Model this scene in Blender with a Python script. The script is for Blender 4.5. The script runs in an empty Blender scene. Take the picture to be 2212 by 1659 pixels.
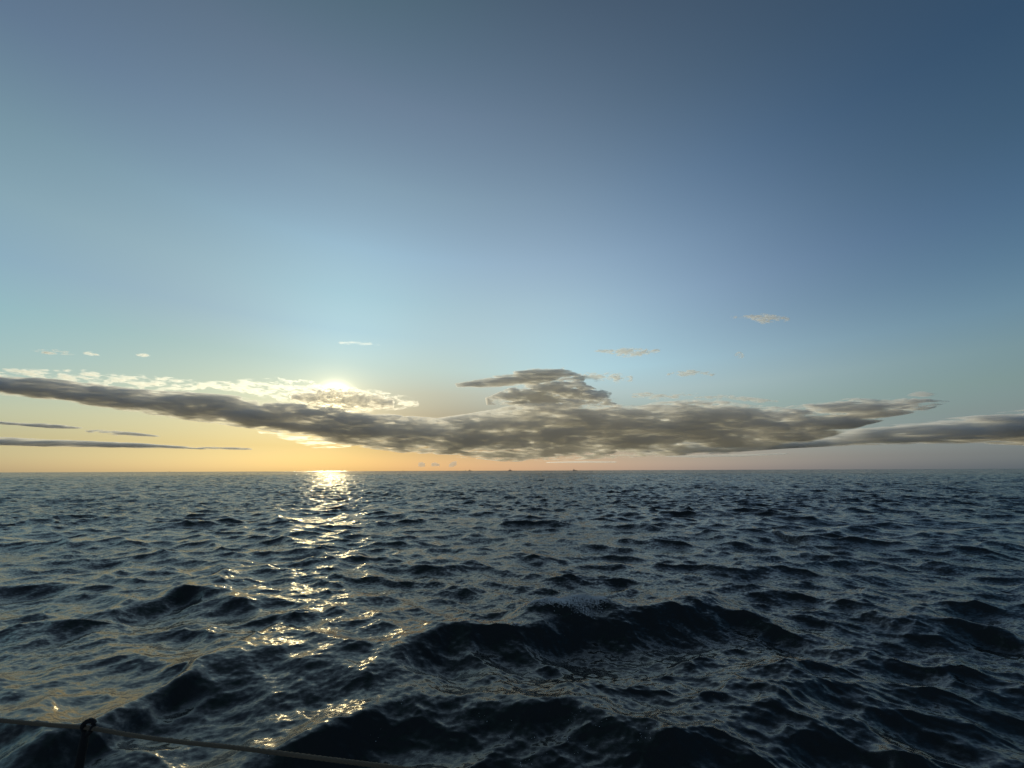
import bpy, bmesh, math, random
import numpy as np
from mathutils import Vector, Matrix

sc = bpy.context.scene
col = sc.collection
rad = math.radians

# ------------------------------------------------------------------ camera
EYE = 2.6                       # eye height above mean sea level (standing on a yacht's side deck)
FPX = 831.0                     # focal length in units of a 2212 px wide picture
PITCH = math.atan(187.0 / FPX)
cam = bpy.data.cameras.new('camera')
cam.sensor_width = 36.0
cam.lens = 36.0 * FPX / 2212.0
cam.clip_start = 0.05
cam.clip_end = 200000.0
cam_o = bpy.data.objects.new('camera', cam)
col.objects.link(cam_o)
MROT = Matrix.Rotation(math.pi / 2 + PITCH, 3, 'X') @ Matrix.Rotation(rad(-0.207), 3, 'Z')
cam_o.matrix_world = Matrix.Translation((0, 0, EYE)) @ MROT.to_4x4()
sc.camera = cam_o

def ray(px, py):
    return MROT @ Vector(((px - 1106) / FPX, (829.5 - py) / FPX, -1.0))
def at_y(px, py, Y):            # point on the vertical plane y = Y
    d = ray(px, py); t = Y / d.y
    return d.x * t, EYE + d.z * t
def at_z(px, py, z=0.0):        # point on the level plane at height z
    d = ray(px, py); t = (z - EYE) / d.z
    return d.x * t, d.y * t

# ------------------------------------------------------------------ sky and sun
SUN_EL, SUN_AZ = rad(9.3), rad(-25.0)
SUN_DIR = Vector((math.sin(SUN_AZ) * math.cos(SUN_EL), math.cos(SUN_AZ) * math.cos(SUN_EL), math.sin(SUN_EL)))
GRADE = {"AZ": [-58, -42, -25, -8, 12, 32, 54, 120, 180, -120], "EL": [0, 1.5, 3.2, 5.5, 8, 11, 14.5, 19, 24, 30, 38, 47, 58, 72, 90], "G": [[[0.752, 0.964, 1.649], [0.725, 0.934, 1.337], [0.729, 0.854, 0.976], [0.866, 1.037, 1.089], [0.9, 1.168, 1.217], [0.954, 1.338, 1.391], [0.999, 1.461, 1.453], [1.105, 1.436, 1.442], [1.253, 1.492, 1.304], [1.103, 1.272, 1.084], [0.896, 0.94, 0.998], [0.902, 0.93, 0.944], [0.887, 0.978, 0.884], [0.888, 1.024, 0.836], [0.891, 1.061, 0.79]], [[0.119, 0.137, 0.149], [0.124, 0.143, 0.135], [0.123, 0.142, 0.127], [0.145, 0.175, 0.177], [0.169, 0.225, 0.272], [0.159, 0.244, 0.351], [0.166, 0.295, 0.486], [0.239, 0.459, 0.751], [0.419, 0.755, 1.02], [0.696, 1.095, 1.269], [0.92, 1.201, 1.282], [0.987, 1.131, 1.122], [0.837, 1.056, 0.893], [0.754, 0.992, 0.749], [0.693, 0.934, 0.638]], [[0.052, 0.057, 0.055], [0.055, 0.061, 0.054], [0.054, 0.061, 0.054], [0.061, 0.071, 0.075], [0.071, 0.087, 0.111], [0.07, 0.098, 0.142], [0.075, 0.128, 0.224], [0.114, 0.23, 0.44], [0.229, 0.451, 0.752], [0.481, 0.833, 1.205], [0.814, 1.16, 1.313], [1.02, 1.182, 1.262], [0.866, 1.091, 0.964], [0.727, 0.949, 0.742], [0.602, 0.809, 0.571]], [[0.128, 0.14, 0.171], [0.135, 0.144, 0.153], [0.12, 0.129, 0.125], [0.123, 0.136, 0.147], [0.151, 0.172, 0.205], [0.185, 0.239, 0.302], [0.22, 0.361, 0.533], [0.307, 0.579, 0.868], [0.483, 0.858, 1.116], [0.761, 1.166, 1.396], [1.045, 1.354, 1.405], [1.188, 1.33, 1.35], [0.979, 1.088, 1.045], [0.751, 0.869, 0.767], [0.566, 0.688, 0.556]], [[0.85, 0.885, 1.603], [0.717, 0.733, 1.107], [0.536, 0.547, 0.657], [0.493, 0.516, 0.561], [0.658, 0.706, 0.733], [1.094, 1.272, 1.276], [1.496, 1.999, 1.974], [1.756, 2.19, 1.991], [1.916, 2.211, 1.961], [1.904, 2.056, 1.919], [1.714, 1.787, 1.679], [1.374, 1.429, 1.363], [0.986, 1.023, 1.015], [0.745, 0.789, 0.763], [0.584, 0.631, 0.58]], [[1.66, 1.915, 3.705], [1.205, 1.285, 2.14], [1.002, 1.059, 1.429], [1.059, 1.112, 1.203], [1.352, 1.376, 1.279], [1.815, 1.706, 1.517], [1.771, 1.701, 1.567], [1.72, 1.625, 1.604], [1.775, 1.677, 1.771], [1.66, 1.673, 1.737], [1.289, 1.421, 1.515], [1.014, 1.114, 1.136], [0.812, 0.869, 0.885], [0.751, 0.768, 0.76], [0.727, 0.708, 0.672]], [[0.765, 1.325, 2.997], [0.686, 0.955, 1.904], [0.772, 0.889, 1.355], [0.901, 0.961, 1.112], [0.98, 1.077, 1.057], [0.986, 1.161, 1.146], [0.942, 1.202, 1.3], [0.744, 1.042, 1.193], [0.583, 0.87, 1.04], [0.477, 0.736, 0.857], [0.434, 0.661, 0.811], [0.573, 0.726, 0.821], [0.737, 0.798, 0.826], [0.887, 0.871, 0.84], [1.018, 0.936, 0.855]], [[1.023, 1.251, 2.391], [0.688, 0.807, 1.451], [0.53, 0.565, 0.906], [0.482, 0.477, 0.665], [0.528, 0.526, 0.635], [0.556, 0.562, 0.634], [0.549, 0.568, 0.631], [0.541, 0.614, 0.679], [0.549, 0.627, 0.675], [0.596, 0.629, 0.647], [0.591, 0.648, 0.676], [0.708, 0.748, 0.759], [0.95, 0.917, 0.872], [1.102, 1.039, 0.953], [1.245, 1.174, 1.041]], [[1.142, 1.293, 2.357], [0.722, 0.762, 1.279], [0.495, 0.496, 0.77], [0.397, 0.384, 0.551], [0.379, 0.362, 0.479], [0.418, 0.401, 0.485], [0.484, 0.468, 0.519], [0.522, 0.5, 0.523], [0.57, 0.538, 0.543], [0.644, 0.6, 0.591], [0.75, 0.685, 0.656], [0.874, 0.798, 0.751], [1.01, 0.935, 0.867], [1.144, 1.072, 0.971], [1.261, 1.2, 1.062]], [[1.647, 2.058, 4.078], [1.279, 1.474, 2.651], [0.922, 0.975, 1.556], [0.754, 0.763, 1.078], [0.855, 0.878, 1.09], [0.909, 0.937, 1.071], [0.906, 0.91, 0.981], [1.09, 1.058, 1.028], [1.109, 1.058, 0.993], [0.953, 0.914, 0.897], [0.915, 0.868, 0.865], [0.956, 0.906, 0.89], [1.052, 1.002, 0.948], [1.135, 1.086, 0.991], [1.223, 1.17, 1.034]]]}

def nd(nt, kind, **kw):
    n = nt.nodes.new(kind)
    for k, v in kw.items():
        setattr(n, k, v)
    return n
def plug(nt, sock, v):
    if isinstance(v, (int, float)):
        sock.default_value = v
    elif isinstance(v, (tuple, list, Vector)):
        sock.default_value = tuple(v)
    else:
        nt.links.new(v, sock)
def mth(nt, op, a, b=None, c=None, clamp=False):
    n = nd(nt, 'ShaderNodeMath', operation=op, use_clamp=clamp)
    for i, v in enumerate((a, b, c)):
        if v is not None:
            plug(nt, n.inputs[i], v)
    return n.outputs[0]
def vmth(nt, op, a, b=None, scale=None):
    n = nd(nt, 'ShaderNodeVectorMath', operation=op)
    plug(nt, n.inputs[0], a)
    if b is not None: plug(nt, n.inputs[1], b)
    if scale is not None: plug(nt, n.inputs['Scale'], scale)
    return n.outputs['Value'] if op in ('DOT_PRODUCT', 'LENGTH') else n.outputs['Vector']

world = bpy.data.worlds.new('World')
sc.world = world
world.use_nodes = True
wt = world.node_tree
bg = wt.nodes['Background']
sky = nd(wt, 'ShaderNodeTexSky', sky_type='NISHITA', sun_disc=False)
sky.sun_elevation = SUN_EL; sky.sun_rotation = SUN_AZ
sky.air_density = 1.0; sky.dust_density = 1.5; sky.ozone_density = 1.5
tc = nd(wt, 'ShaderNodeTexCoord')
dirv = tc.outputs['Generated']
sep = nd(wt, 'ShaderNodeSeparateXYZ'); wt.links.new(dirv, sep.inputs[0])
elev = mth(wt, 'DIVIDE', mth(wt, 'ARCSINE', sep.outputs[2]), math.pi / 2, clamp=True)
flat = nd(wt, 'ShaderNodeCombineXYZ'); wt.links.new(sep.outputs[0], flat.inputs[0]); wt.links.new(sep.outputs[1], flat.inputs[1])
hdir = vmth(wt, 'NORMALIZE', flat.outputs[0])
acc = wsum = None
for az, rows in zip(GRADE['AZ'], GRADE['G']):
    a = rad(az)
    w = mth(wt, 'EXPONENT', mth(wt, 'MULTIPLY', mth(wt, 'SUBTRACT', vmth(wt, 'DOT_PRODUCT', hdir, (math.sin(a), math.cos(a), 0)), 1.0), 16.0))
    rp = nd(wt, 'ShaderNodeValToRGB'); cr = rp.color_ramp; cr.interpolation = 'LINEAR'
    for j, (e, g) in enumerate(zip(GRADE['EL'], rows)):
        el = cr.elements[0] if j == 0 else (cr.elements[1] if j == 1 else cr.elements.new(min(e / 90.0, 1.0)))
        el.position = min(e / 90.0, 1.0); el.color = (g[0] / 4, g[1] / 4, g[2] / 4, 1)
    wt.links.new(elev, rp.inputs[0])
    part = vmth(wt, 'SCALE', rp.outputs[0], scale=w)
    acc = part if acc is None else vmth(wt, 'ADD', acc, part)
    wsum = w if wsum is None else mth(wt, 'ADD', wsum, w)
grade = vmth(wt, 'SCALE', acc, scale=mth(wt, 'DIVIDE', 4.0, wsum))
graded = vmth(wt, 'MULTIPLY', sky.outputs[0], grade)
# the sun's own bright disc and its close aureole, seen through thin cloud
cs = vmth(wt, 'DOT_PRODUCT', dirv, tuple(SUN_DIR))
core = mth(wt, 'MULTIPLY', mth(wt, 'EXPONENT', mth(wt, 'MULTIPLY', mth(wt, 'SUBTRACT', cs, 1.0), 3200.0)), 100.0)
halo = mth(wt, 'MULTIPLY', mth(wt, 'EXPONENT', mth(wt, 'MULTIPLY', mth(wt, 'SUBTRACT', cs, 1.0), 500.0)), 3.0)
g1 = vmth(wt, 'SCALE', (1.0, 0.9, 0.62), scale=core)
g2 = vmth(wt, 'SCALE', (1.0, 0.78, 0.34), scale=halo)
wt.links.new(vmth(wt, 'ADD', vmth(wt, 'ADD', graded, g1), g2), bg.inputs[0])
bg.inputs[1].default_value = 0.1

sun = bpy.data.lights.new('sun', 'SUN')
sun.energy = 2.7; sun.angle = rad(2.5); sun.color = (1.0, 0.86, 0.56)
sun_o = bpy.data.objects.new('sun', sun); col.objects.link(sun_o)
sun_o.rotation_euler = SUN_DIR.to_track_quat('Z', 'Y').to_euler()
sun_o.location = (0, 0, 50)

sc.view_settings.view_transform = 'Standard'
sc.view_settings.look = 'None'
sc.view_settings.exposure = 0.0
sc.view_settings.gamma = 1.0
cy = sc.cycles
cy.max_bounces = 10; cy.diffuse_bounces = 1; cy.glossy_bounces = 2; cy.transmission_bounces = 1
cy.volume_bounces = 8; cy.transparent_max_bounces = 24
cy.volume_max_steps = 256
cy.sample_clamp_indirect = 6.0; cy.sample_clamp_direct = 0.0
cy.use_denoising = True
cy.caustics_reflective = False; cy.caustics_refractive = False

# ------------------------------------------------------------------ naming helpers
def tag(o, label=None, cat=None, group=None, kind=None):
    if label: o['label'] = label
    if cat: o['category'] = cat
    if group: o['group'] = group
    if kind: o['kind'] = kind
    return o
def empty(name, loc=(0, 0, 0), rz=0.0):
    o = bpy.data.objects.new(name, None); col.objects.link(o)
    o.location = loc; o.rotation_euler = (0, 0, rz); o.empty_display_size = 0.2
    return o
def mesh_obj(name, verts, faces, mat, parent=None, smooth=True):
    me = bpy.data.meshes.new(name)
    me.from_pydata([tuple(v) for v in verts], [], faces); me.update()
    bm = bmesh.new(); bm.from_mesh(me); bmesh.ops.recalc_face_normals(bm, faces=bm.faces); bm.to_mesh(me); bm.free()
    if smooth: me.polygons.foreach_set('use_smooth', [True] * len(me.polygons))
    if mat: me.materials.append(mat)
    o = bpy.data.objects.new(name, me); col.objects.link(o)
    if parent: o.parent = parent
    return o
def bm_obj(name, bm, mat, parent=None, smooth=True):
    me = bpy.data.meshes.new(name); bmesh.ops.recalc_face_normals(bm, faces=bm.faces); bm.to_mesh(me); bm.free()
    if smooth: me.polygons.foreach_set('use_smooth', [True] * len(me.polygons))
    me.materials.append(mat)
    o = bpy.data.objects.new(name, me); col.objects.link(o)
    if parent: o.parent = parent
    return o

# ------------------------------------------------------------------ the sea
rng = np.random.default_rng(11)
WIND = np.array([-0.22, -0.975]); WIND /= np.linalg.norm(WIND)

def wave_tile(L, N, lmin, lmax, lam_p, spread):
    """one periodic patch of a wind sea: heights and choppy sideways shifts for wavelengths lmin..lmax"""
    kx = np.fft.fftfreq(N, L / N) * 2 * np.pi
    KX, KY = np.meshgrid(kx, kx)                       # [row = y, col = x]
    k = np.hypot(KX, KY); k[0, 0] = 1.0
    kp = 2 * np.pi / lam_p
    c = (KX * WIND[0] + KY * WIND[1]) / k
    D = np.where(c > 0, np.abs(c) ** spread, 0.12 * np.abs(c) ** spread) + 0.015
    S = np.exp(-1.25 * (kp / k) ** 2) / k ** 4 * D
    lo, hi = 2 * np.pi / lmax, 2 * np.pi / lmin
    S *= (k >= lo) & (k < hi)
    S[0, 0] = 0
    dk = 2 * np.pi / L
    amp = np.sqrt(S) * dk
    sp = amp * (rng.standard_normal((N, N)) + 1j * rng.standard_normal((N, N)))
    h = np.fft.ifft2(sp) * N * N
    dx = np.fft.ifft2(1j * KX / k * sp) * N * N
    dy = np.fft.ifft2(1j * KY / k * sp) * N * N
    return [np.real(h).astype(np.float32), np.real(dx).astype(np.float32), np.real(dy).astype(np.float32)]

def sample(tile, L, x, y):
    N = tile[0].shape[0]
    u = x / L * N; v = y / L * N
    iu = np.floor(u).astype(np.int64); iv = np.floor(v).astype(np.int64)
    fu = (u - iu).astype(np.float32); fv = (v - iv).astype(np.float32)
    iu0, iv0 = iu % N, iv % N; iu1, iv1 = (iu + 1) % N, (iv + 1) % N
    return [t[iv0, iu0] * (1 - fu) * (1 - fv) + t[iv0, iu1] * fu * (1 - fv) + t[iv1, iu0] * (1 - fu) * fv + t[iv1, iu1] * fu * fv for t in tile]

A0 = 0.0062                                            # sea-state constant
TILES = []
for (L, N, lmin, lmax, spread, chop, gain) in ((173.0, 2048, 1.3, 60.0, 3.0, 1.1, 2.0), (21.0, 1024, 0.42, 1.3, 2.2, 1.05, 1.7), (5.3, 1024, 0.07, 0.42, 1.6, 0.9, 0.95)):
    t = wave_tile(L, N, lmin, lmax, 3.6, spread)
    t = [a * math.sqrt(A0) * gain for a in t]
    TILES.append((t, L, lmin, chop))
    sl = np.gradient(t[0], L / N)
    print('tile', L, 'sigma', t[0].std(), 'slope var', (sl[0] ** 2 + sl[1] ** 2).mean())

# polar sheet of water centred under the boat, rings growing with distance
rings = [0.6]
while rings[-1] < 60000:
    r = rings[-1]
    rings.append(r + max(0.008, r * (0.0042 if r < 260 else 0.0042 * (r / 260) ** 0.9)))
RR = np.array(rings)
front = np.arange(-66, 66, 0.145)
back = np.arange(66, 294, 1.6)
TH = np.radians(np.concatenate([front, back]))
nr, nt_ = len(RR), len(TH)
print('sea grid', nr, nt_)
X = (RR[:, None] * np.sin(TH)[None, :]); Y = (RR[:, None] * np.cos(TH)[None, :])
SP = np.gradient(RR)[:, None] * np.ones_like(X)        # ring spacing
R_ = RR[:, None] * np.ones_like(X)
SP[:, len(front):] = np.maximum(SP[:, len(front):], R_[:, len(front):] * rad(1.6))
SP = np.maximum(SP, R_ * rad(0.145))

def sstep(a, b, x):
    t = np.clip((x - a) / (b - a), 0, 1); return t * t * (3 - 2 * t)

# slow variation of the chop (gusts and slicks)
gust_t = wave_tile(173.0, 256, 9.0, 60.0, 30.0, 0.3)[0]; gust_t /= gust_t.std()
gust = sample([gust_t], 173.0, X * 0.8 + 31, Y * 0.8 + 7)[0]
Z = np.zeros_like(X); DX = np.zeros_like(X); DY = np.zeros_like(X)
for i, (t, L, lmin, chop) in enumerate(TILES):
    lam = lmin * (3.0 if i == 0 else 1.6)
    fade = 1 - sstep(lam / 3.0, lam * 0.9, SP)
    if i == 0: fade = fade * (0.6 + 0.4 * sstep(7, 20, R_))
    else: fade = fade * np.clip(1 + (0.16 if i == 1 else 0.28) * gust, 0.45, 1.6)
    h, dx, dy = sample(t, L, X + 57.3 * (i == 0), Y + 23.1 * (i == 0))
    Z += h * fade; DX += dx * fade * chop; DY += dy * fade * chop

# the particular waves of this moment, traced as crest lines: (crest points in picture units, crest height, steep width, back width)
CRESTS = [
([(930, 1392, 0.2), (1030, 1366, 0.4), (1110, 1332, 0.65), (1180, 1302, 0.9), (1245, 1283, 1.12), (1300, 1292, 0.92), (1350, 1308, 0.68), (1430, 1298, 0.7), (1550, 1290, 0.66), (1640, 1308, 0.42), (1740, 1340, 0.2)], 0.37, 0.46, 0.75),
([(600, 1592, 0.5), (700, 1540, 0.75), (790, 1492, 0.95), (870, 1464, 1.0), (960, 1474, 0.95), (1060, 1502, 0.9), (1200, 1525, 0.8), (1400, 1600, 0.5)], 0.2, 0.36, 0.5),
([(240, 1530, 0.5), (300, 1482, 0.85), (360, 1442, 1.0), (450, 1412, 0.95), (600, 1392, 0.9), (760, 1402, 0.8), (830, 1440, 0.4)], 0.236, 0.567, 0.99),
([(830, 1425, 0.5), (900, 1395, 0.9), (980, 1368, 1.0), (1010, 1395, 0.6)], 0.142, 0.297, 0.44),
([(290, 1295, 0.4), (380, 1265, 0.9), (450, 1252, 1.0), (520, 1275, 0.8), (570, 1305, 0.4)], 0.201, 0.54, 0.99),
([(-150, 1560, 0.6), (-20, 1540, 0.9), (70, 1528, 1.0), (130, 1542, 0.5)], 0.17, 0.3, 0.4),
([(1560, 1155, 0.6), (1650, 1138, 1.0), (1750, 1160, 0.6)], 0.236, 0.945, 1.54),
([(1930, 1335, 0.6), (2030, 1318, 1.0), (2120, 1338, 0.9), (2260, 1385, 0.5)], 0.201, 0.513, 0.88),
([(590, 1222, 0.5), (690, 1208, 1.0), (790, 1224, 0.6)], 0.166, 0.54, 0.99),
([(1500, 1640, 0.5), (1640, 1530, 0.8), (1760, 1500, 1.0), (1900, 1560, 0.8), (2100, 1700, 0.5)], 0.153, 0.608, 0.88),
([(1100, 1085, 0.6), (1170, 1078, 1.0), (1240, 1088, 0.6)], 0.248, 1.215, 1.76)]
wob = sample([gust_t], 173.0, X * 5 + 3, Y * 5 + 90)[0] * 0.10 + sample([gust_t], 173.0, X * 16 + 3, Y * 16 + 90)[0] * 0.035
for pts, hc, wf, wb in CRESTS:
    P = np.array([at_z(px, py, hc * s + 0.02) for px, py, s in pts]); S_ = np.array([p[2] for p in pts])
    o = np.argsort(P[:, 0]); P = P[o]; S_ = S_[o]
    x0, x1 = P[0, 0], P[-1, 0]; ext = 0.35 * (x1 - x0)
    gx = np.arange(x0, x1, 0.02); gy = np.interp(gx, P[:, 0], P[:, 1]); ga = np.interp(gx, P[:, 0], S_)
    kw = np.exp(-np.linspace(-2, 2, 41) ** 2); kw /= kw.sum()      # round the corners of the crest line
    sm = lambda q: np.convolve(np.pad(q, 20, mode='reflect', reflect_type='odd'), kw, mode='valid')
    gy, ga = sm(gy), sm(ga)
    yc = np.interp(X, gx, gy)
    sl0 = (P[1, 1] - P[0, 1]) / (P[1, 0] - P[0, 0]); sl1 = (P[-1, 1] - P[-2, 1]) / (P[-1, 0] - P[-2, 0])
    sl0, sl1 = max(-.5, min(.5, sl0)), max(-.5, min(.5, sl1))
    yc = np.where(X < x0, P[0, 1] + sl0 * (X - x0), np.where(X > x1, P[-1, 1] + sl1 * (X - x1), yc))
    am = np.interp(X, gx, ga)
    am = am * np.where(X < x0, np.exp(-((X - x0) / ext * 2.2) ** 2), np.where(X > x1, np.exp(-((X - x1) / ext * 2.2) ** 2), 1.0))
    slope = np.interp(X, gx, np.gradient(gy, gx))
    s = (Y - yc) / np.sqrt(1 + np.clip(slope, -1.5, 1.5) ** 2) + wob * wf * 2.0
    rnd = 0.10 * wf + 0.02
    ss = np.sqrt(s * s + rnd * rnd) - rnd
    back_p = np.exp(-(ss / wb) ** 1.25)
    front_p = np.exp(-(ss / wf) ** 1.5) - 0.33 * np.exp(-((s + 2.1 * wf) / (1.3 * wf)) ** 2)
    m = sstep(-0.05 * wf, 0.05 * wf, s)
    Z += hc * am * (back_p * m + front_p * (1 - m))

X2 = (X + DX); Y2 = (Y + DY)
V = np.stack([X2, Y2, Z], -1).reshape(-1, 3).astype(np.float32)
ii = np.arange(nr - 1)[:, None] * nt_; jj = np.arange(nt_)[None, :]; j2 = (jj + 1) % nt_
Q = np.stack([ii + jj, ii + j2, ii + nt_ + j2, ii + nt_ + jj], -1).reshape(-1, 4)
Q = Q[:, ::-1]
V = np.vstack([V, [[0, 0, 0]]]).astype(np.float32)
cen = len(V) - 1
T3 = np.stack([np.full(nt_, cen), np.arange(nt_), (np.arange(nt_) + 1) % nt_], -1)[:, ::-1]
me = bpy.data.meshes.new('sea')
me.vertices.add(len(V)); me.vertices.foreach_set('co', V.ravel())
loops = np.concatenate([Q.ravel(), T3.ravel()]).astype(np.int32)
me.loops.add(len(loops)); me.loops.foreach_set('vertex_index', loops)
starts = np.concatenate([np.arange(len(Q)) * 4, len(Q) * 4 + np.arange(len(T3)) * 3]).astype(np.int32)
me.polygons.add(len(starts)); me.polygons.foreach_set('loop_start', starts)
me.update(calc_edges=True); me.validate()
me.polygons.foreach_set('use_smooth', np.ones(len(me.polygons), dtype=bool))
if me.polygons[0].normal.z < 0: me.flip_normals()

m = bpy.data.materials.new('sea_water'); m.use_nodes = True; nt = m.node_tree
bs = nt.nodes['Principled BSDF']
bs.inputs['Base Color'].default_value = (0.011, 0.0145, 0.0135, 1)
bs.inputs['IOR'].default_value = 1.42
geo = nd(nt, 'ShaderNodeNewGeometry')
pos = geo.outputs['Position']
dist = vmth(nt, 'LENGTH', pos)
def ripple(scale, amp, detail=2.0, sx=0.6):
    mp = vmth(nt, 'MULTIPLY', pos, (scale * sx, scale, scale))
    n = nd(nt, 'ShaderNodeTexNoise'); n.inputs['Scale'].default_value = 1.0; n.inputs['Detail'].default_value = detail
    n.inputs['Roughness'].default_value = 0.6
    nt.links.new(mp, n.inputs['Vector'])
    c = vmth(nt, 'SUBTRACT', n.outputs['Color'], (0.5, 0.5, 0.5))
    c = vmth(nt, 'MULTIPLY', c, (1.1, 1.3, 0.0))
    return vmth(nt, 'SCALE', c, scale=amp)
def ramp(x, a, b, va, vb):
    n = nd(nt, 'ShaderNodeMapRange'); n.interpolation_type = 'SMOOTHSTEP'
    plug(nt, n.inputs[0], x)
    for k, v in zip((1, 2, 3, 4), (a, b, va, vb)): n.inputs[k].default_value = v
    return n.outputs[0]
fine = ripple(24.0, 0.65, 3.0, 0.55)                                  # capillary ripples, everywhere
mid = ripple(6.0, ramp(dist, 6, 40, 0.15, 1.2), 3.0, 0.5)          # takes over where the mesh is too coarse for them
big = ripple(1.3, ramp(dist, 25, 140, 0.0, 1.8), 3.0, 0.45)
vbig = ripple(0.32, ramp(dist, 90, 400, 0.0, 2.0), 2.0, 0.45)
pn = nd(nt, 'ShaderNodeTexNoise'); pn.inputs['Scale'].default_value = 1.0; pn.inputs['Detail'].default_value = 3.0    # wind patches and slicks
nt.links.new(vmth(nt, 'MULTIPLY', pos, (0.035, 0.09, 0.05)), pn.inputs['Vector'])
patch = ramp(pn.outputs[0], 0.36, 0.64, 0.55, 1.35)
rip = vmth(nt, 'SCALE', vmth(nt, 'ADD', vmth(nt, 'ADD', fine, mid), vmth(nt, 'ADD', big, vbig)), scale=patch)
nrm = vmth(nt, 'ADD', geo.outputs['Normal'], rip)
nt.links.new(vmth(nt, 'NORMALIZE', nrm), bs.inputs['Normal'])
bs.inputs['Roughness'].default_value = 0.17
me.materials.append(m)
sea = bpy.data.objects.new('sea', me); col.objects.link(sea)
tag(sea, 'dark choppy open sea with a pale path of sun glitter', kind='structure')

# ------------------------------------------------------------------ clouds: closed hulls kilometres away, filled with scattering vapour
def cloud_material(name, st, Y, T, feat, ragged, dens, soft, g, detail, seed, bias=0.0, low=0.7):
    """st = stations (x, z_bottom, z_top) in metres; the vapour fills the space between them and is torn by noise"""
    m = bpy.data.materials.new(name); m.use_nodes = True; nt = m.node_tree
    nt.nodes.remove(nt.nodes['Principled BSDF'])
    out = nt.nodes['Material Output']
    geo = nd(nt, 'ShaderNodeNewGeometry'); pos = geo.outputs['Position']
    sp = nd(nt, 'ShaderNodeSeparateXYZ'); nt.links.new(pos, sp.inputs[0])
    x0, x1 = st[0][0], st[-1][0]
    zmin = min(s[1] for s in st) - 1; zmax = max(s[2] for s in st) + 1
    u = mth(nt, 'DIVIDE', mth(nt, 'SUBTRACT', sp.outputs[0], x0), x1 - x0, clamp=True)
    def curve(vals):
        rp = nd(nt, 'ShaderNodeValToRGB'); cr = rp.color_ramp; cr.interpolation = 'LINEAR'
        for j, (s, v) in enumerate(vals):
            p = (s - x0) / (x1 - x0)
            e = cr.elements[0] if j == 0 else (cr.elements[1] if j == 1 else cr.elements.new(p))
            e.position = p; e.color = v + (1,)
        nt.links.new(u, rp.inputs[0]); return rp.outputs[0]
    # centre line and half height in one ramp
    cen = curve([(s[0], (((s[1] + s[2]) / 2 - zmin) / (zmax - zmin), (s[2] - s[1]) / 2 / (zmax - zmin), 0.0)) for s in st])
    sc_ = nd(nt, 'ShaderNodeSeparateColor'); nt.links.new(cen, sc_.inputs[0])
    zc = mth(nt, 'MULTIPLY_ADD', sc_.outputs[0], zmax - zmin, zmin)
    hh = mth(nt, 'MAXIMUM', mth(nt, 'MULTIPLY', sc_.outputs[1], zmax - zmin), 1.0)
    s = mth(nt, 'DIVIDE', mth(nt, 'SUBTRACT', sp.outputs[2], zc), hh)
    t = mth(nt, 'DIVIDE', mth(nt, 'SUBTRACT', sp.outputs[1], Y), T)
    env = mth(nt, 'SUBTRACT', 1.0 + bias, mth(nt, 'ADD', mth(nt, 'MULTIPLY', s, s), mth(nt, 'MULTIPLY', t, t)))
    mp = nd(nt, 'ShaderNodeMapping'); nt.links.new(pos, mp.inputs[0])
    mp.inputs['Location'].default_value = (seed * 13.7, seed * 5.1, seed * 9.3)
    mp.inputs['Scale'].default_value = (1 / feat[0], 1 / feat[1], 1 / feat[2])
    n = nd(nt, 'ShaderNodeTexNoise'); n.inputs['Scale'].default_value = 1.0
    n.inputs['Detail'].default_value = detail; n.inputs['Roughness'].default_value = 0.6
    nt.links.new(mp.outputs[0], n.inputs['Vector'])
    n2 = nd(nt, 'ShaderNodeTexNoise'); n2.inputs['Scale'].default_value = 0.27
    n2.inputs['Detail'].default_value = 1.0
    nt.links.new(mp.outputs[0], n2.inputs['Vector'])
    nn = mth(nt, 'ADD', mth(nt, 'MULTIPLY', mth(nt, 'SUBTRACT', n.outputs[0], 0.5), ragged), mth(nt, 'MULTIPLY', mth(nt, 'SUBTRACT', n2.outputs[0], 0.5), ragged * low))
    v = mth(nt, 'ADD', env, nn)
    d = mth(nt, 'MULTIPLY', mth(nt, 'MULTIPLY', v, 1.0 / soft, clamp=True), dens)
    vol = nd(nt, 'ShaderNodeVolumeScatter')
    vol.inputs['Color'].default_value = (0.90, 0.925, 1.0, 1)  # bluish airlight of the hazy distance, put into the vapour colour as a tint
    vol.inputs['Anisotropy'].default_value = g
    nt.links.new(d, vol.inputs['Density'])
    nt.links.new(vol.outputs[0], out.inputs['Volume'])
    for k in ('volume_sampling',):
        try: m.cycles.volume_sampling = 'MULTIPLE_IMPORTANCE'
        except Exception: pass
    return m

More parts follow.
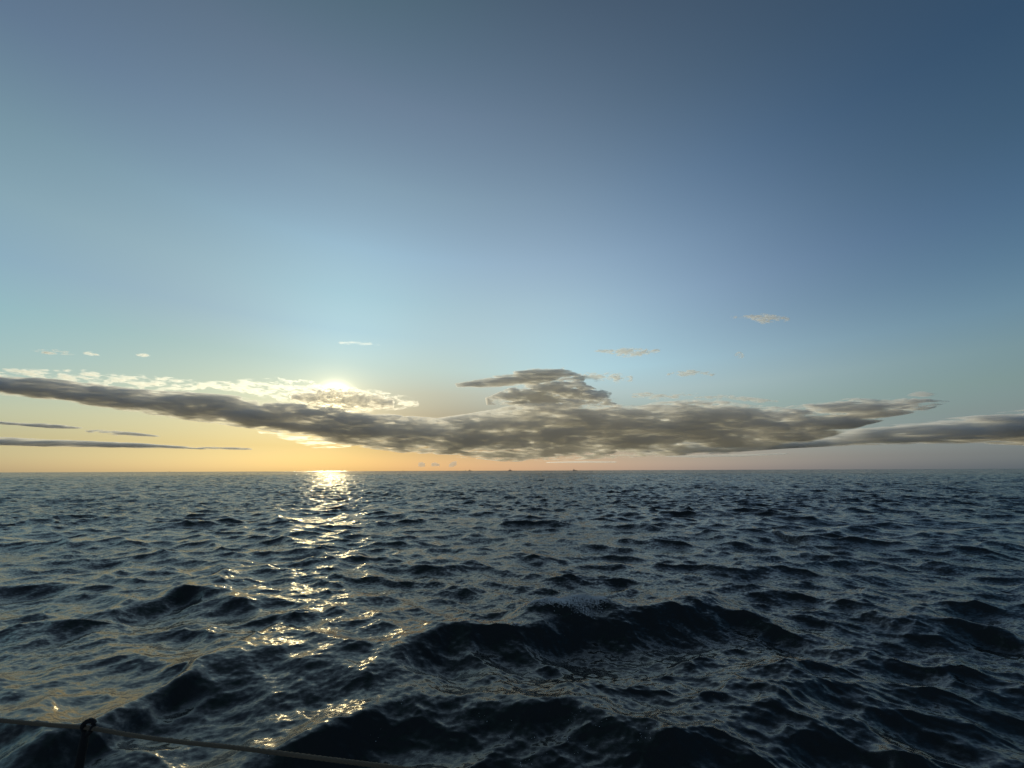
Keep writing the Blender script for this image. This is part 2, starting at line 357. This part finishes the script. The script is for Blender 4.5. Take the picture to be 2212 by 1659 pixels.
def cloud(label, rows, Y=12000.0, T=700.0, feat=(900, 500, 170), ragged=2.0, dens=0.006, soft=0.45, g=0.55, detail=4.0, step=0.12, pad=1.06, bias=0.0, low=0.7, group=None, name='cloud'):
    st = []
    for px, top, bot in rows:
        xt, zt = at_y(px, top, Y); xb, zb = at_y(px, bot, Y)
        st.append(((xt + xb) / 2, zb, zt))
    st.sort()
    seed = len([o for o in col.objects if o.name.startswith('cloud')]) + 1
    m = cloud_material('cloud_vapour', st, Y, T, feat, ragged, dens, soft, g, detail, seed, bias, low)
    m.cycles.volume_step_rate = step
    NR = 14; V, F = [], []
    xs = [s[0] for s in st]
    # resample the outline so the hull follows it closely
    P = []
    for a, b in zip(st[:-1], st[1:]):
        for k in range(3):
            f = k / 3; P.append(tuple(a[i] + (b[i] - a[i]) * f for i in range(3)))
    P.append(st[-1])
    for (x, zb, zt) in P:
        zc, h = (zb + zt) / 2, max((zt - zb) / 2, 1.0) * pad
        for k in range(NR):
            a = 2 * math.pi * k / NR
            V.append((x, Y + T * pad * math.cos(a), zc + h * math.sin(a)))
    for i in range(len(P) - 1):
        for k in range(NR):
            F.append((i * NR + k, i * NR + (k + 1) % NR, (i + 1) * NR + (k + 1) % NR, (i + 1) * NR + k))
    F.append(tuple(range(NR))); F.append(tuple((len(P) - 1) * NR + k for k in range(NR)))
    o = mesh_obj(name, V, F, m)
    tag(o, label, 'cloud', group)
    return o
BANK = [(-300,800,838),(-120,806,842),(0,813,850),(100,820,860),(200,832,874),(300,844,888),(400,850,903),(500,858,916),(600,870,930),(680,881,945),(780,892,962),(870,902,974),(945,908,980),(1020,898,985),(1090,886,991),(1160,874,990),(1240,868,986),(1310,880,984),(1390,879,981),(1470,870,977),(1560,872,974),(1640,880,966),(1720,888,956),(1790,896,940),(1850,906,922),(1880,910,914)]
cloud('long dark grey cloud bank sweeping across the sky below the sun', BANK, T=520, ragged=5.6, name='cloud_bank', dens=0.0078, feat=(340,380,55), soft=.7, g=.4, bias=.32, detail=6, pad=1.15)
cloud('ragged dark tip of cloud reaching right of the bank toward the clear sky', [(1700,880,904),(1780,868,904),(1860,862,904),(1920,862,898),(1990,864,888),(2020,870,876)], T=420, ragged=11, feat=(300,300,36), soft=.6, g=.35, dens=.010, bias=-.35, detail=6, pad=1.15)
cloud('thin dark torn streak under the ragged dark tip of cloud', [(1700,908,920),(1780,898,916),(1860,890,910),(1940,888,898)], T=380, ragged=5.5, feat=(420,300,45), dens=.006, bias=-.45, detail=6, pad=1.1)
cloud('slate grey cloud bank low over the horizon at the right edge of the view', [(1380,958,978),(1480,954,978),(1600,952,975),(1700,946,968),(1800,934,963),(1900,920,960),(2000,911,957),(2100,900,957),(2212,888,959),(2350,870,962),(2500,866,960)], Y=13800, T=800, ragged=4, bias=-.05, soft=.9, g=.35, name='cloud_bank', feat=(1000,600,70), dens=0.0085, detail=5, pad=1.1)
cloud('lens shaped grey cloud with pale rim above the middle of the bank', [(985,832,834),(1040,820,835),(1100,806,833),(1160,795,830),(1215,794,822),(1262,812,822)], T=300, ragged=6.5, feat=(380,300,50), g=.35, dens=.011, bias=-.1, detail=6, pad=1.15)
cloud('heaped broken cloud tower rising out of the middle of the bank', [(1050,862,872),(1100,840,873),(1150,826,876),(1200,818,876),(1250,822,872),(1290,845,872),(1330,866,874)], Y=12900, T=420, ragged=10, feat=(240,220,50), soft=.5, g=.35, dens=0.011, bias=-.2, detail=6, pad=1.15)
cloud('bright yellow speckled cloud field glowing around the sun', [(430,826,836),(520,820,850),(600,818,862),(680,826,880),(760,838,888),(805,844,888),(860,852,884),(905,864,876)], Y=13500, T=130, ragged=11, feat=(110,220,32), dens=0.0034, detail=5, bias=-.65, low=.8, g=.6, pad=1.15)
cloud('dense glowing veil of cloud hiding the sun disc itself', [(630,852,862),(670,842,878),(700,836,888),(725,832,892),(760,838,890),(800,848,886),(850,862,880)], Y=14200, T=170, ragged=5.5, feat=(110,200,32), dens=0.014, detail=5, bias=.0, low=.4, g=.6)
cloud('row of cream puffs lying along the top edge of the bank at the left', [(-100,795,812),(0,794,814),(100,798,822),(180,800,830),(260,808,838),(350,812,844),(440,826,850)], Y=13500, T=130, ragged=11, feat=(190,220,42), dens=0.004, detail=5, bias=-.85, low=.8, g=.6, pad=1.15)
SM = 'small fair weather clouds scattered above the cloud bank'
cloud('small cream cloud streak highest above the left end of the bank', [(68,757,760),(95,753,764),(130,755,767),(158,762,767)], T=110, ragged=11, feat=(120,120,45), dens=.008, soft=.9, g=.4, bias=-.45, detail=5, pad=1.1, group=SM)
cloud('tiny white puff right of the cream streak at the left', [(180,762,765),(196,759,769),(212,764,768)], T=90, ragged=8, feat=(95,100,32), soft=.8, dens=.008, bias=-.35, detail=5, group=SM)
cloud('faint white puff alone between the cream streak and the sun', [(294,766,768),(308,763,771),(322,766,769)], T=90, ragged=8, feat=(95,100,32), soft=.8, dens=.008, bias=-.35, detail=5, group=SM)
cloud('thin pale wisp high above the sun', [(733,740,742),(760,738,744),(790,739,745),(818,743,745)], T=100, ragged=9, feat=(170,120,30), soft=.9, dens=0.004, bias=-.5, detail=5, group=SM)
cloud('highest white ragged cloud in the clear blue right half of the sky', [(1578,684,686),(1620,680,690),(1645,677,699),(1670,680,697),(1702,685,696)], T=110, ragged=11, feat=(150,130,50), dens=.008, soft=.9, g=.4, bias=-.45, detail=5, pad=1.1, group=SM)
cloud('ragged cream cloud under the clear sky right of the cloud tower', [(1285,756,758),(1320,755,764),(1350,752,774),(1385,751,770),(1425,754,760)], T=110, ragged=11, feat=(160,150,60), dens=.008, soft=.9, g=.4, bias=-.45, detail=5, pad=1.1, group=SM)
cloud('tiny white puff standing alone below the highest cloud', [(1588,764,768),(1597,759,776),(1606,764,774)], T=90, ragged=8, feat=(95,100,40), soft=.8, dens=.008, bias=-.35, detail=5, group=SM)
cloud('small arched cream cloud right of the ragged grey pair', [(1442,806,810),(1475,800,813),(1510,799,809),(1542,806,812)], T=110, ragged=11, feat=(144,150,55), dens=.008, soft=.9, g=.4, bias=-.45, detail=5, pad=1.1, group=SM)
cloud('grey ragged cloud just right of the lens shaped cloud', [(1240,808,812),(1285,803,826),(1330,804,828),(1366,812,824)], T=110, ragged=11, feat=(160,160,65), dens=.008, soft=.9, g=.4, bias=-.45, detail=5, pad=1.1, group=SM)
cloud('dark little flat cloud below the grey ragged cloud', [(1265,844,848),(1295,840,858),(1320,848,854)], T=160, ragged=6, feat=(150,140,42), g=.3, soft=.7, dens=.008, group=SM)
cloud('long broken grey streak just above the right half of the bank', [(1365,850,858),(1410,846,866),(1480,846,862),(1560,852,866),(1620,858,872),(1680,866,870)], Y=12600, T=110, ragged=11, feat=(240,200,65), dens=.008, soft=.9, g=.4, bias=-.45, detail=5, pad=1.1, group=SM)
cloud('small isolated pinkish cloud off the right tip of the bank', [(1968,850,855),(1985,845,858),(2012,850,856)], T=160, ragged=5, feat=(200,150,50), soft=.8, dens=.005, group=SM)
LO = 'low dark streaks under the cloud bank'
cloud('upper short dark streak low at the left edge of the view', [(-60,908,914),(0,910,917),(60,913,921),(120,916,926),(168,921,926)], Y=14000, T=300, ragged=4, bias=-.1, feat=(600,300,45), dens=.010, g=.3, group=LO)
cloud('thin broken streak right of the upper short dark streak', [(190,928,934),(240,929,940),(290,934,943),(336,940,943)], Y=14000, T=200, ragged=8, bias=-.2, feat=(380,300,40), dens=.009, g=.3, group=LO)
cloud('long dark tapering streak lowest at the left edge of the view', [(-120,938,956),(0,944,962),(100,949,965),(200,952,966),(300,957,968),(400,964,970),(440,968,971)], Y=14500, T=320, ragged=3, bias=-.05, feat=(900,300,45), dens=.010, g=.3, group=LO)
cloud('faint thin streak at the tip of the long tapering streak', [(410,966,970),(460,964,971),(540,968,972)], Y=14800, T=200, ragged=5, bias=-.3, feat=(400,300,40), dens=0.008, g=.3, group=LO)
cloud('golden rippled cloud patch under the bank below the sun', [(560,930,936),(620,934,950),(680,944,968),(720,950,972),(760,954,964)], Y=13500, T=120, ragged=11, feat=(360,250,24), dens=0.005, detail=4, bias=-.7, low=.5, g=.6, group=LO)
cloud('thin dark streak over the horizon right of the middle', [(1180,998,1000),(1250,995,1001),(1330,996,1000)], Y=15500, T=260, ragged=1.5, feat=(900,300,60), dens=0.0025, group=LO)
cloud('flat grey streak close under the right half of the bank', [(1440,984,987),(1500,982,989),(1600,981,987),(1700,978,982)], Y=15500, T=260, ragged=2, feat=(900,300,60), dens=0.003, group=LO)
TI = 'tiny far heap clouds on the horizon'
cloud('leftmost tiny faint heap cloud just above the horizon', [(904,999,1008),(910,997,1010),(918,1000,1008)], Y=17000, T=120, ragged=2, feat=(150,150,90), dens=0.005, g=.2, group=TI)
cloud('middle tiny faint heap cloud just above the horizon', [(932,1000,1008),(940,998,1008),(949,1002,1008)], Y=17000, T=120, ragged=2, feat=(150,150,90), dens=0.005, g=.2, group=TI)
cloud('largest tiny heap cloud just above the horizon', [(970,1002,1010),(978,996,1010),(986,996,1006)], Y=17000, T=120, ragged=2, feat=(150,150,90), dens=0.005, g=.2, group=TI)


# ------------------------------------------------------------------ ships on the horizon
def flat_mat(name, c, rough=0.6, metal=0.0, bump=None):
    m = bpy.data.materials.new(name); m.use_nodes = True; nt = m.node_tree
    b = nt.nodes['Principled BSDF']; b.inputs['Roughness'].default_value = rough; b.inputs['Metallic'].default_value = metal
    n = nd(nt, 'ShaderNodeTexNoise'); n.inputs['Scale'].default_value = 6.0; n.inputs['Detail'].default_value = 5
    tcn = nd(nt, 'ShaderNodeTexCoord'); nt.links.new(tcn.outputs['Object'], n.inputs['Vector'])
    mx = nd(nt, 'ShaderNodeMix', data_type='RGBA'); nt.links.new(n.outputs[0], mx.inputs[0])
    mx.inputs[6].default_value = tuple(x * 0.75 for x in c) + (1,); mx.inputs[7].default_value = tuple(min(1, x * 1.25) for x in c) + (1,)
    nt.links.new(mx.outputs[2], b.inputs['Base Color'])
    if bump:
        bp = nd(nt, 'ShaderNodeBump'); bp.inputs['Strength'].default_value = bump[1]; bp.inputs['Distance'].default_value = bump[2]
        n2 = nd(nt, 'ShaderNodeTexNoise'); n2.inputs['Scale'].default_value = bump[0]; n2.inputs['Detail'].default_value = 3
        nt.links.new(tcn.outputs['Object'], n2.inputs['Vector']); nt.links.new(n2.outputs[0], bp.inputs['Height']); nt.links.new(bp.outputs[0], b.inputs['Normal'])
    return m
M_hull = flat_mat('ship_hull_paint', (0.06, 0.07, 0.09)); M_sup = flat_mat('ship_white_paint', (0.35, 0.35, 0.34)); M_mast = flat_mat('ship_mast_paint', (0.10, 0.10, 0.10))

def box(bm, c, s, tx=1.0):
    r = bmesh.ops.create_cube(bm, size=1.0)
    for v in r['verts']:
        top = v.co.z > 0
        v.co = Vector((v.co.x * s[0] * (tx if top else 1), v.co.y * s[1] * (tx if top else 1), v.co.z * s[2])) + Vector(c)
    return r['verts']
def hull_mesh(L, B, Hh):
    V, F = [], []
    n = 9
    for i in range(n):
        u = i / (n - 1)
        w = B / 2 * (1 - max(0, (u - 0.55) / 0.45) ** 2) * (0.85 + 0.15 * min(1, u * 5))
        sheer = Hh * (1 + 0.45 * u ** 3 + 0.1 * (1 - u) ** 2); x = (u - 0.5) * L
        V += [(x * 0.94, -w * 0.75, -0.6), (x, -w, sheer), (x, w, sheer), (x * 0.94, w * 0.75, -0.6)]
    for i in range(n - 1):
        for k in range(4):
            F.append((i * 4 + k, i * 4 + (k + 1) % 4, i * 4 + 4 + (k + 1) % 4, i * 4 + 4 + k))
    F.append((0, 1, 2, 3)); F.append(tuple((n - 1) * 4 + k for k in range(4)))
    return V, F
def ship(label, px, Y, L, heading, house, mast):
    x, _ = at_y(px, 1016, Y)
    root = empty('ship', (x, Y, 0), heading)
    tag(root, label, 'ship', 'ships on the horizon')
    V, F = hull_mesh(L, L * 0.26, L * 0.10)
    mesh_obj('hull', V, F, M_hull, root, smooth=False)
    bm = bmesh.new()
    box(bm, (house * L, 0, L * 0.17), (L * 0.30, L * 0.18, L * 0.15)); box(bm, (house * L + L * 0.02, 0, L * 0.29), (L * 0.18, L * 0.15, L * 0.10), 0.9)
    bm_obj('wheelhouse', bm, M_sup, root, smooth=False)
    bm = bmesh.new(); box(bm, (house * L - L * 0.04, 0, L * (0.33 + mast / 2)), (L * 0.03, L * 0.03, L * mast), 0.5); box(bm, (house * L - L * 0.04, 0, L * (0.34 + mast * 0.7)), (L * 0.02, L * 0.14, L * 0.015))
    bm_obj('mast', bm, M_mast, root, smooth=False)
    return root
ship('dark little ship on the horizon, right one of the close pair', 1015, 4200, 34, rad(8), -0.1, 0.28)
ship('dark little ship on the horizon, left one of the close pair', 1006, 4400, 20, rad(170), 0.1, 0.30)
ship('largest dark ship on the horizon, alone just right of the close pair', 1102, 4000, 40, rad(20), -0.05, 0.42)
ship('tiny ship on the horizon below the dark bank, left of the heap clouds', 871, 4600, 22, rad(175), 0.1, 0.4)
ship('tiny low ship on the horizon below the right half of the cloud bank', 1242, 4600, 44, rad(3), -0.3, 0.12)
ship('tiny ship on the horizon in the orange glow under the sun', 701, 4700, 20, rad(12), 0.0, 0.35)
ship('tiny ship on the horizon, the one farthest left', 366, 4700, 18, rad(5), 0.0, 0.45)

# ------------------------------------------------------------------ the yacht's edge under the camera, its stanchion and life line
M_deck = flat_mat('deck_gelcoat', (0.45, 0.45, 0.43), 0.5)
xs = np.linspace(-5.5, 5.5, 23)
def beam(x): return 1.86 - 0.022 * (x + 1.6) ** 2
V, F = [], []
for x in xs:
    b = beam(x)
    V += [(x, -1.6, 1.0), (x, b - 0.10, 0.97), (x, b - 0.08, 1.02), (x, b - 0.03, 1.02), (x, b, 0.95), (x, b - 0.12, 0.3), (x, b - 0.35, -0.3), (x, -1.6, -0.3)]
for i in range(len(xs) - 1):
    for k in range(8):
        F.append((i * 8 + k, i * 8 + (k + 1) % 8, i * 8 + 8 + (k + 1) % 8, i * 8 + 8 + k))
F.append(tuple(range(8))); F.append(tuple((len(xs) - 1) * 8 + k for k in range(8)))
dk = mesh_obj('boat_deck', V, F, M_deck, smooth=False)
tag(dk, 'pale side deck of the sailing boat below the photographer', kind='structure')

def tube(bm, pts, r, n=16, cap=True, twist=None):
    rings_ = []
    for i, p in enumerate(pts):
        p = Vector(p)
        t = (Vector(pts[min(i + 1, len(pts) - 1)]) - Vector(pts[max(i - 1, 0)])).normalized()
        a = t.cross(Vector((0, 0, 1)) if abs(t.z) < 0.9 else Vector((0, 1, 0))).normalized(); b = t.cross(a)
        ri = r[i] if isinstance(r, (list, tuple)) else r
        ring = []
        for k in range(n):
            an = 2 * math.pi * k / n
            rr = ri * (1 + (0.30 * abs(math.sin(1.5 * (an - twist * i))) if twist else 0))
            ring.append(bm.verts.new(p + a * math.cos(an) * rr + b * math.sin(an) * rr))
        rings_.append(ring)
    for r0, r1 in zip(rings_[:-1], rings_[1:]):
        for k in range(n): bm.faces.new((r0[k], r0[(k + 1) % n], r1[(k + 1) % n], r1[k]))
    if cap: bm.faces.new(rings_[0][::-1]); bm.faces.new(rings_[-1])

M_steel = flat_mat('dark_weathered_steel', (0.004, 0.004, 0.0045), 0.8, 0.0, (90, 0.3, 0.001))
M_rope = flat_mat('braided_rope', (0.15, 0.115, 0.075), 0.9, 0.0, (260, 0.8, 0.002))
d = ray(186, 1580); tt = 1.74 / d.y
top = Vector((d.x * tt, 1.74, EYE + d.z * tt))
base = Vector((top.x - 0.012, 1.755, 1.0))
root = empty('railing_stanchion', base)
tag(root, 'black steel railing stanchion holding up the rope', 'stanchion')
def loc(v): return Vector(v) - base
bm = bmesh.new(); tube(bm, [loc(base + (top - base) * f) for f in (0, 0.25, 0.5, 0.75, 0.93, 1.0)], [0.0135] * 5 + [0.0125], 20)
bm_obj('post', bm, M_steel, root)
bm = bmesh.new(); c0 = loc(top) + Vector((0.004, 0, 0.014))
tube(bm, [c0 + Vector((math.sin(a) * 0.019, 0.004 * math.sin(2 * a), math.cos(a) * 0.021)) for a in np.linspace(0, 2 * math.pi, 25)], 0.0085, 12, cap=False)
bm_obj('eye', bm, M_steel, root)
bm = bmesh.new(); tube(bm, [loc(base) + Vector((0, 0, z)) for z in (0, 0.006, 0.012, 0.07)], [0.035, 0.035, 0.02, 0.017], 20)
bm_obj('foot', bm, M_steel, root)
# the life line: left end, through the eye, down to the right
eye = top + Vector((0.004, 0, 0.012))
def rope_pt(px, py, Y):
    d = ray(px, py); t = Y / d.y; return Vector((d.x * t, Y, EYE + d.z * t))
ctl = [rope_pt(-160, 1541, 1.80), rope_pt(0, 1556, 1.785), rope_pt(110, 1566, 1.765), eye, rope_pt(290, 1589, 1.725), rope_pt(385, 1602, 1.70), rope_pt(500, 1614, 1.66), rope_pt(700, 1639, 1.60), rope_pt(880, 1662, 1.55), rope_pt(1150, 1700, 1.47), rope_pt(1500, 1752, 1.36)]
def catmull(P, n):
    o = []
    for i in range(len(P) - 1):
        p0, p1, p2, p3 = P[max(i - 1, 0)], P[i], P[i + 1], P[min(i + 2, len(P) - 1)]
        for k in range(n):
            t = k / n
            o.append(0.5 * ((2 * p1) + (p2 - p0) * t + (2 * p0 - 5 * p1 + 4 * p2 - p3) * t * t + (3 * p1 - p0 - 3 * p2 + p3) * t ** 3))
    return o + [P[-1]]
bm = bmesh.new(); tube(bm, catmull(ctl, 120), 0.0054, 14, twist=0.3)
rp = bm_obj('lifeline_rope', bm, M_rope)
tag(rp, 'pale worn rope strung through the stanchion eye along the boat side', 'rope')

# ------------------------------------------------------------------ foam on the breaking crest
M_foam = flat_mat('foam_bubbles', (0.80, 0.81, 0.80), 0.35)
def surf(x, y):                 # height and sideways shift of the water at (x, y), read between the mesh points
    r = math.hypot(x, y); i = int(np.searchsorted(RR, r)) - 1; fr = (r - RR[i]) / (RR[i + 1] - RR[i])
    th = (math.degrees(math.atan2(x, y)) + 66) / 0.145; j = max(0, min(int(th), len(front) - 2)); ft = min(1, max(0, th - j))
    g = lambda A: float((A[i, j] * (1 - ft) + A[i, j + 1] * ft) * (1 - fr) + (A[i + 1, j] * (1 - ft) + A[i + 1, j + 1] * ft) * fr)
    return g(Z), g(DX), g(DY)
random.seed(5)
class Drops:                     # many small lumpy droplets gathered into one mesh
    def __init__(self):
        bm = bmesh.new(); bmesh.ops.create_icosphere(bm, subdivisions=1, radius=1.0)
        self.t = [v.co.copy() for v in bm.verts]; self.f = [tuple(v.index for v in f.verts) for f in bm.faces]; bm.free()
        self.V = []; self.F = []
    def add(self, x, y, dz, r):
        z, dx, dy = surf(x, y); n = len(self.V)
        self.V += [(x + dx + c.x * r * random.uniform(.7, 1.3), y + dy + c.y * r * random.uniform(.7, 1.3), z + dz + c.z * r * random.uniform(.7, 1.3)) for c in self.t]
        self.F += [tuple(i + n for i in f) for f in self.f]
def crest_y(x, y):               # the highest water near y on the line x
    ys = [y + 0.03 * k for k in range(-22, 23)]
    return max(ys, key=lambda q: surf(x, q)[0])
pl = [(1120, 1327), (1170, 1306), (1200, 1296), (1245, 1284), (1280, 1288), (1310, 1298)]
D = Drops()
spots = []
for i in range(60):
    s = i / 59 * (len(pl) - 1.001); k = int(s); f = s - k
    x, y = at_z(pl[k][0] * (1 - f) + pl[k + 1][0] * f, pl[k][1] * (1 - f) + pl[k + 1][1] * f, 0.37)
    spots.append((x, crest_y(x, y)))
for i in range(6500):
    s = min(59, max(0, int(random.gauss(34, 13)))); x, y = spots[s]
    w = 1 - abs(s - 36) / 45
    x += random.gauss(0, 0.03)
    u = random.random()
    if u < 0.7: D.add(x, y - abs(random.gauss(0, 0.16 * w)) + 0.03, random.uniform(0, 0.006), random.uniform(0.003, 0.008))
    elif u < 0.9: D.add(x, y + random.gauss(0, 0.04), abs(random.gauss(0, 0.022 * w)), random.uniform(0.002, 0.005))
    else: D.add(x + random.gauss(0, .05), y + random.gauss(0, 0.05), abs(random.gauss(0.01, 0.05 * w)), random.uniform(0.0015, 0.003))
fo = mesh_obj('crest_foam', D.V, D.F, M_foam)
tag(fo, 'white foam and spray spilling off the crest of the largest wave', kind='stuff')
D = Drops()
for i in range(34):              # loose bubbles drifting in small rafts near the boat
    cx, cy_ = at_z(random.gauss(1180, 280), random.uniform(1510, 1655), 0.05)
    for j in range(random.randint(2, 9)):
        D.add(cx + random.gauss(0, 0.04), cy_ + random.gauss(0, 0.03), 0.0, random.choice((0.0015, 0.002, 0.003, 0.004)))
fo = mesh_obj('drifting_bubbles', D.V, D.F, M_foam)
tag(fo, 'loose pale bubbles drifting on the dark water beside the boat', kind='stuff')
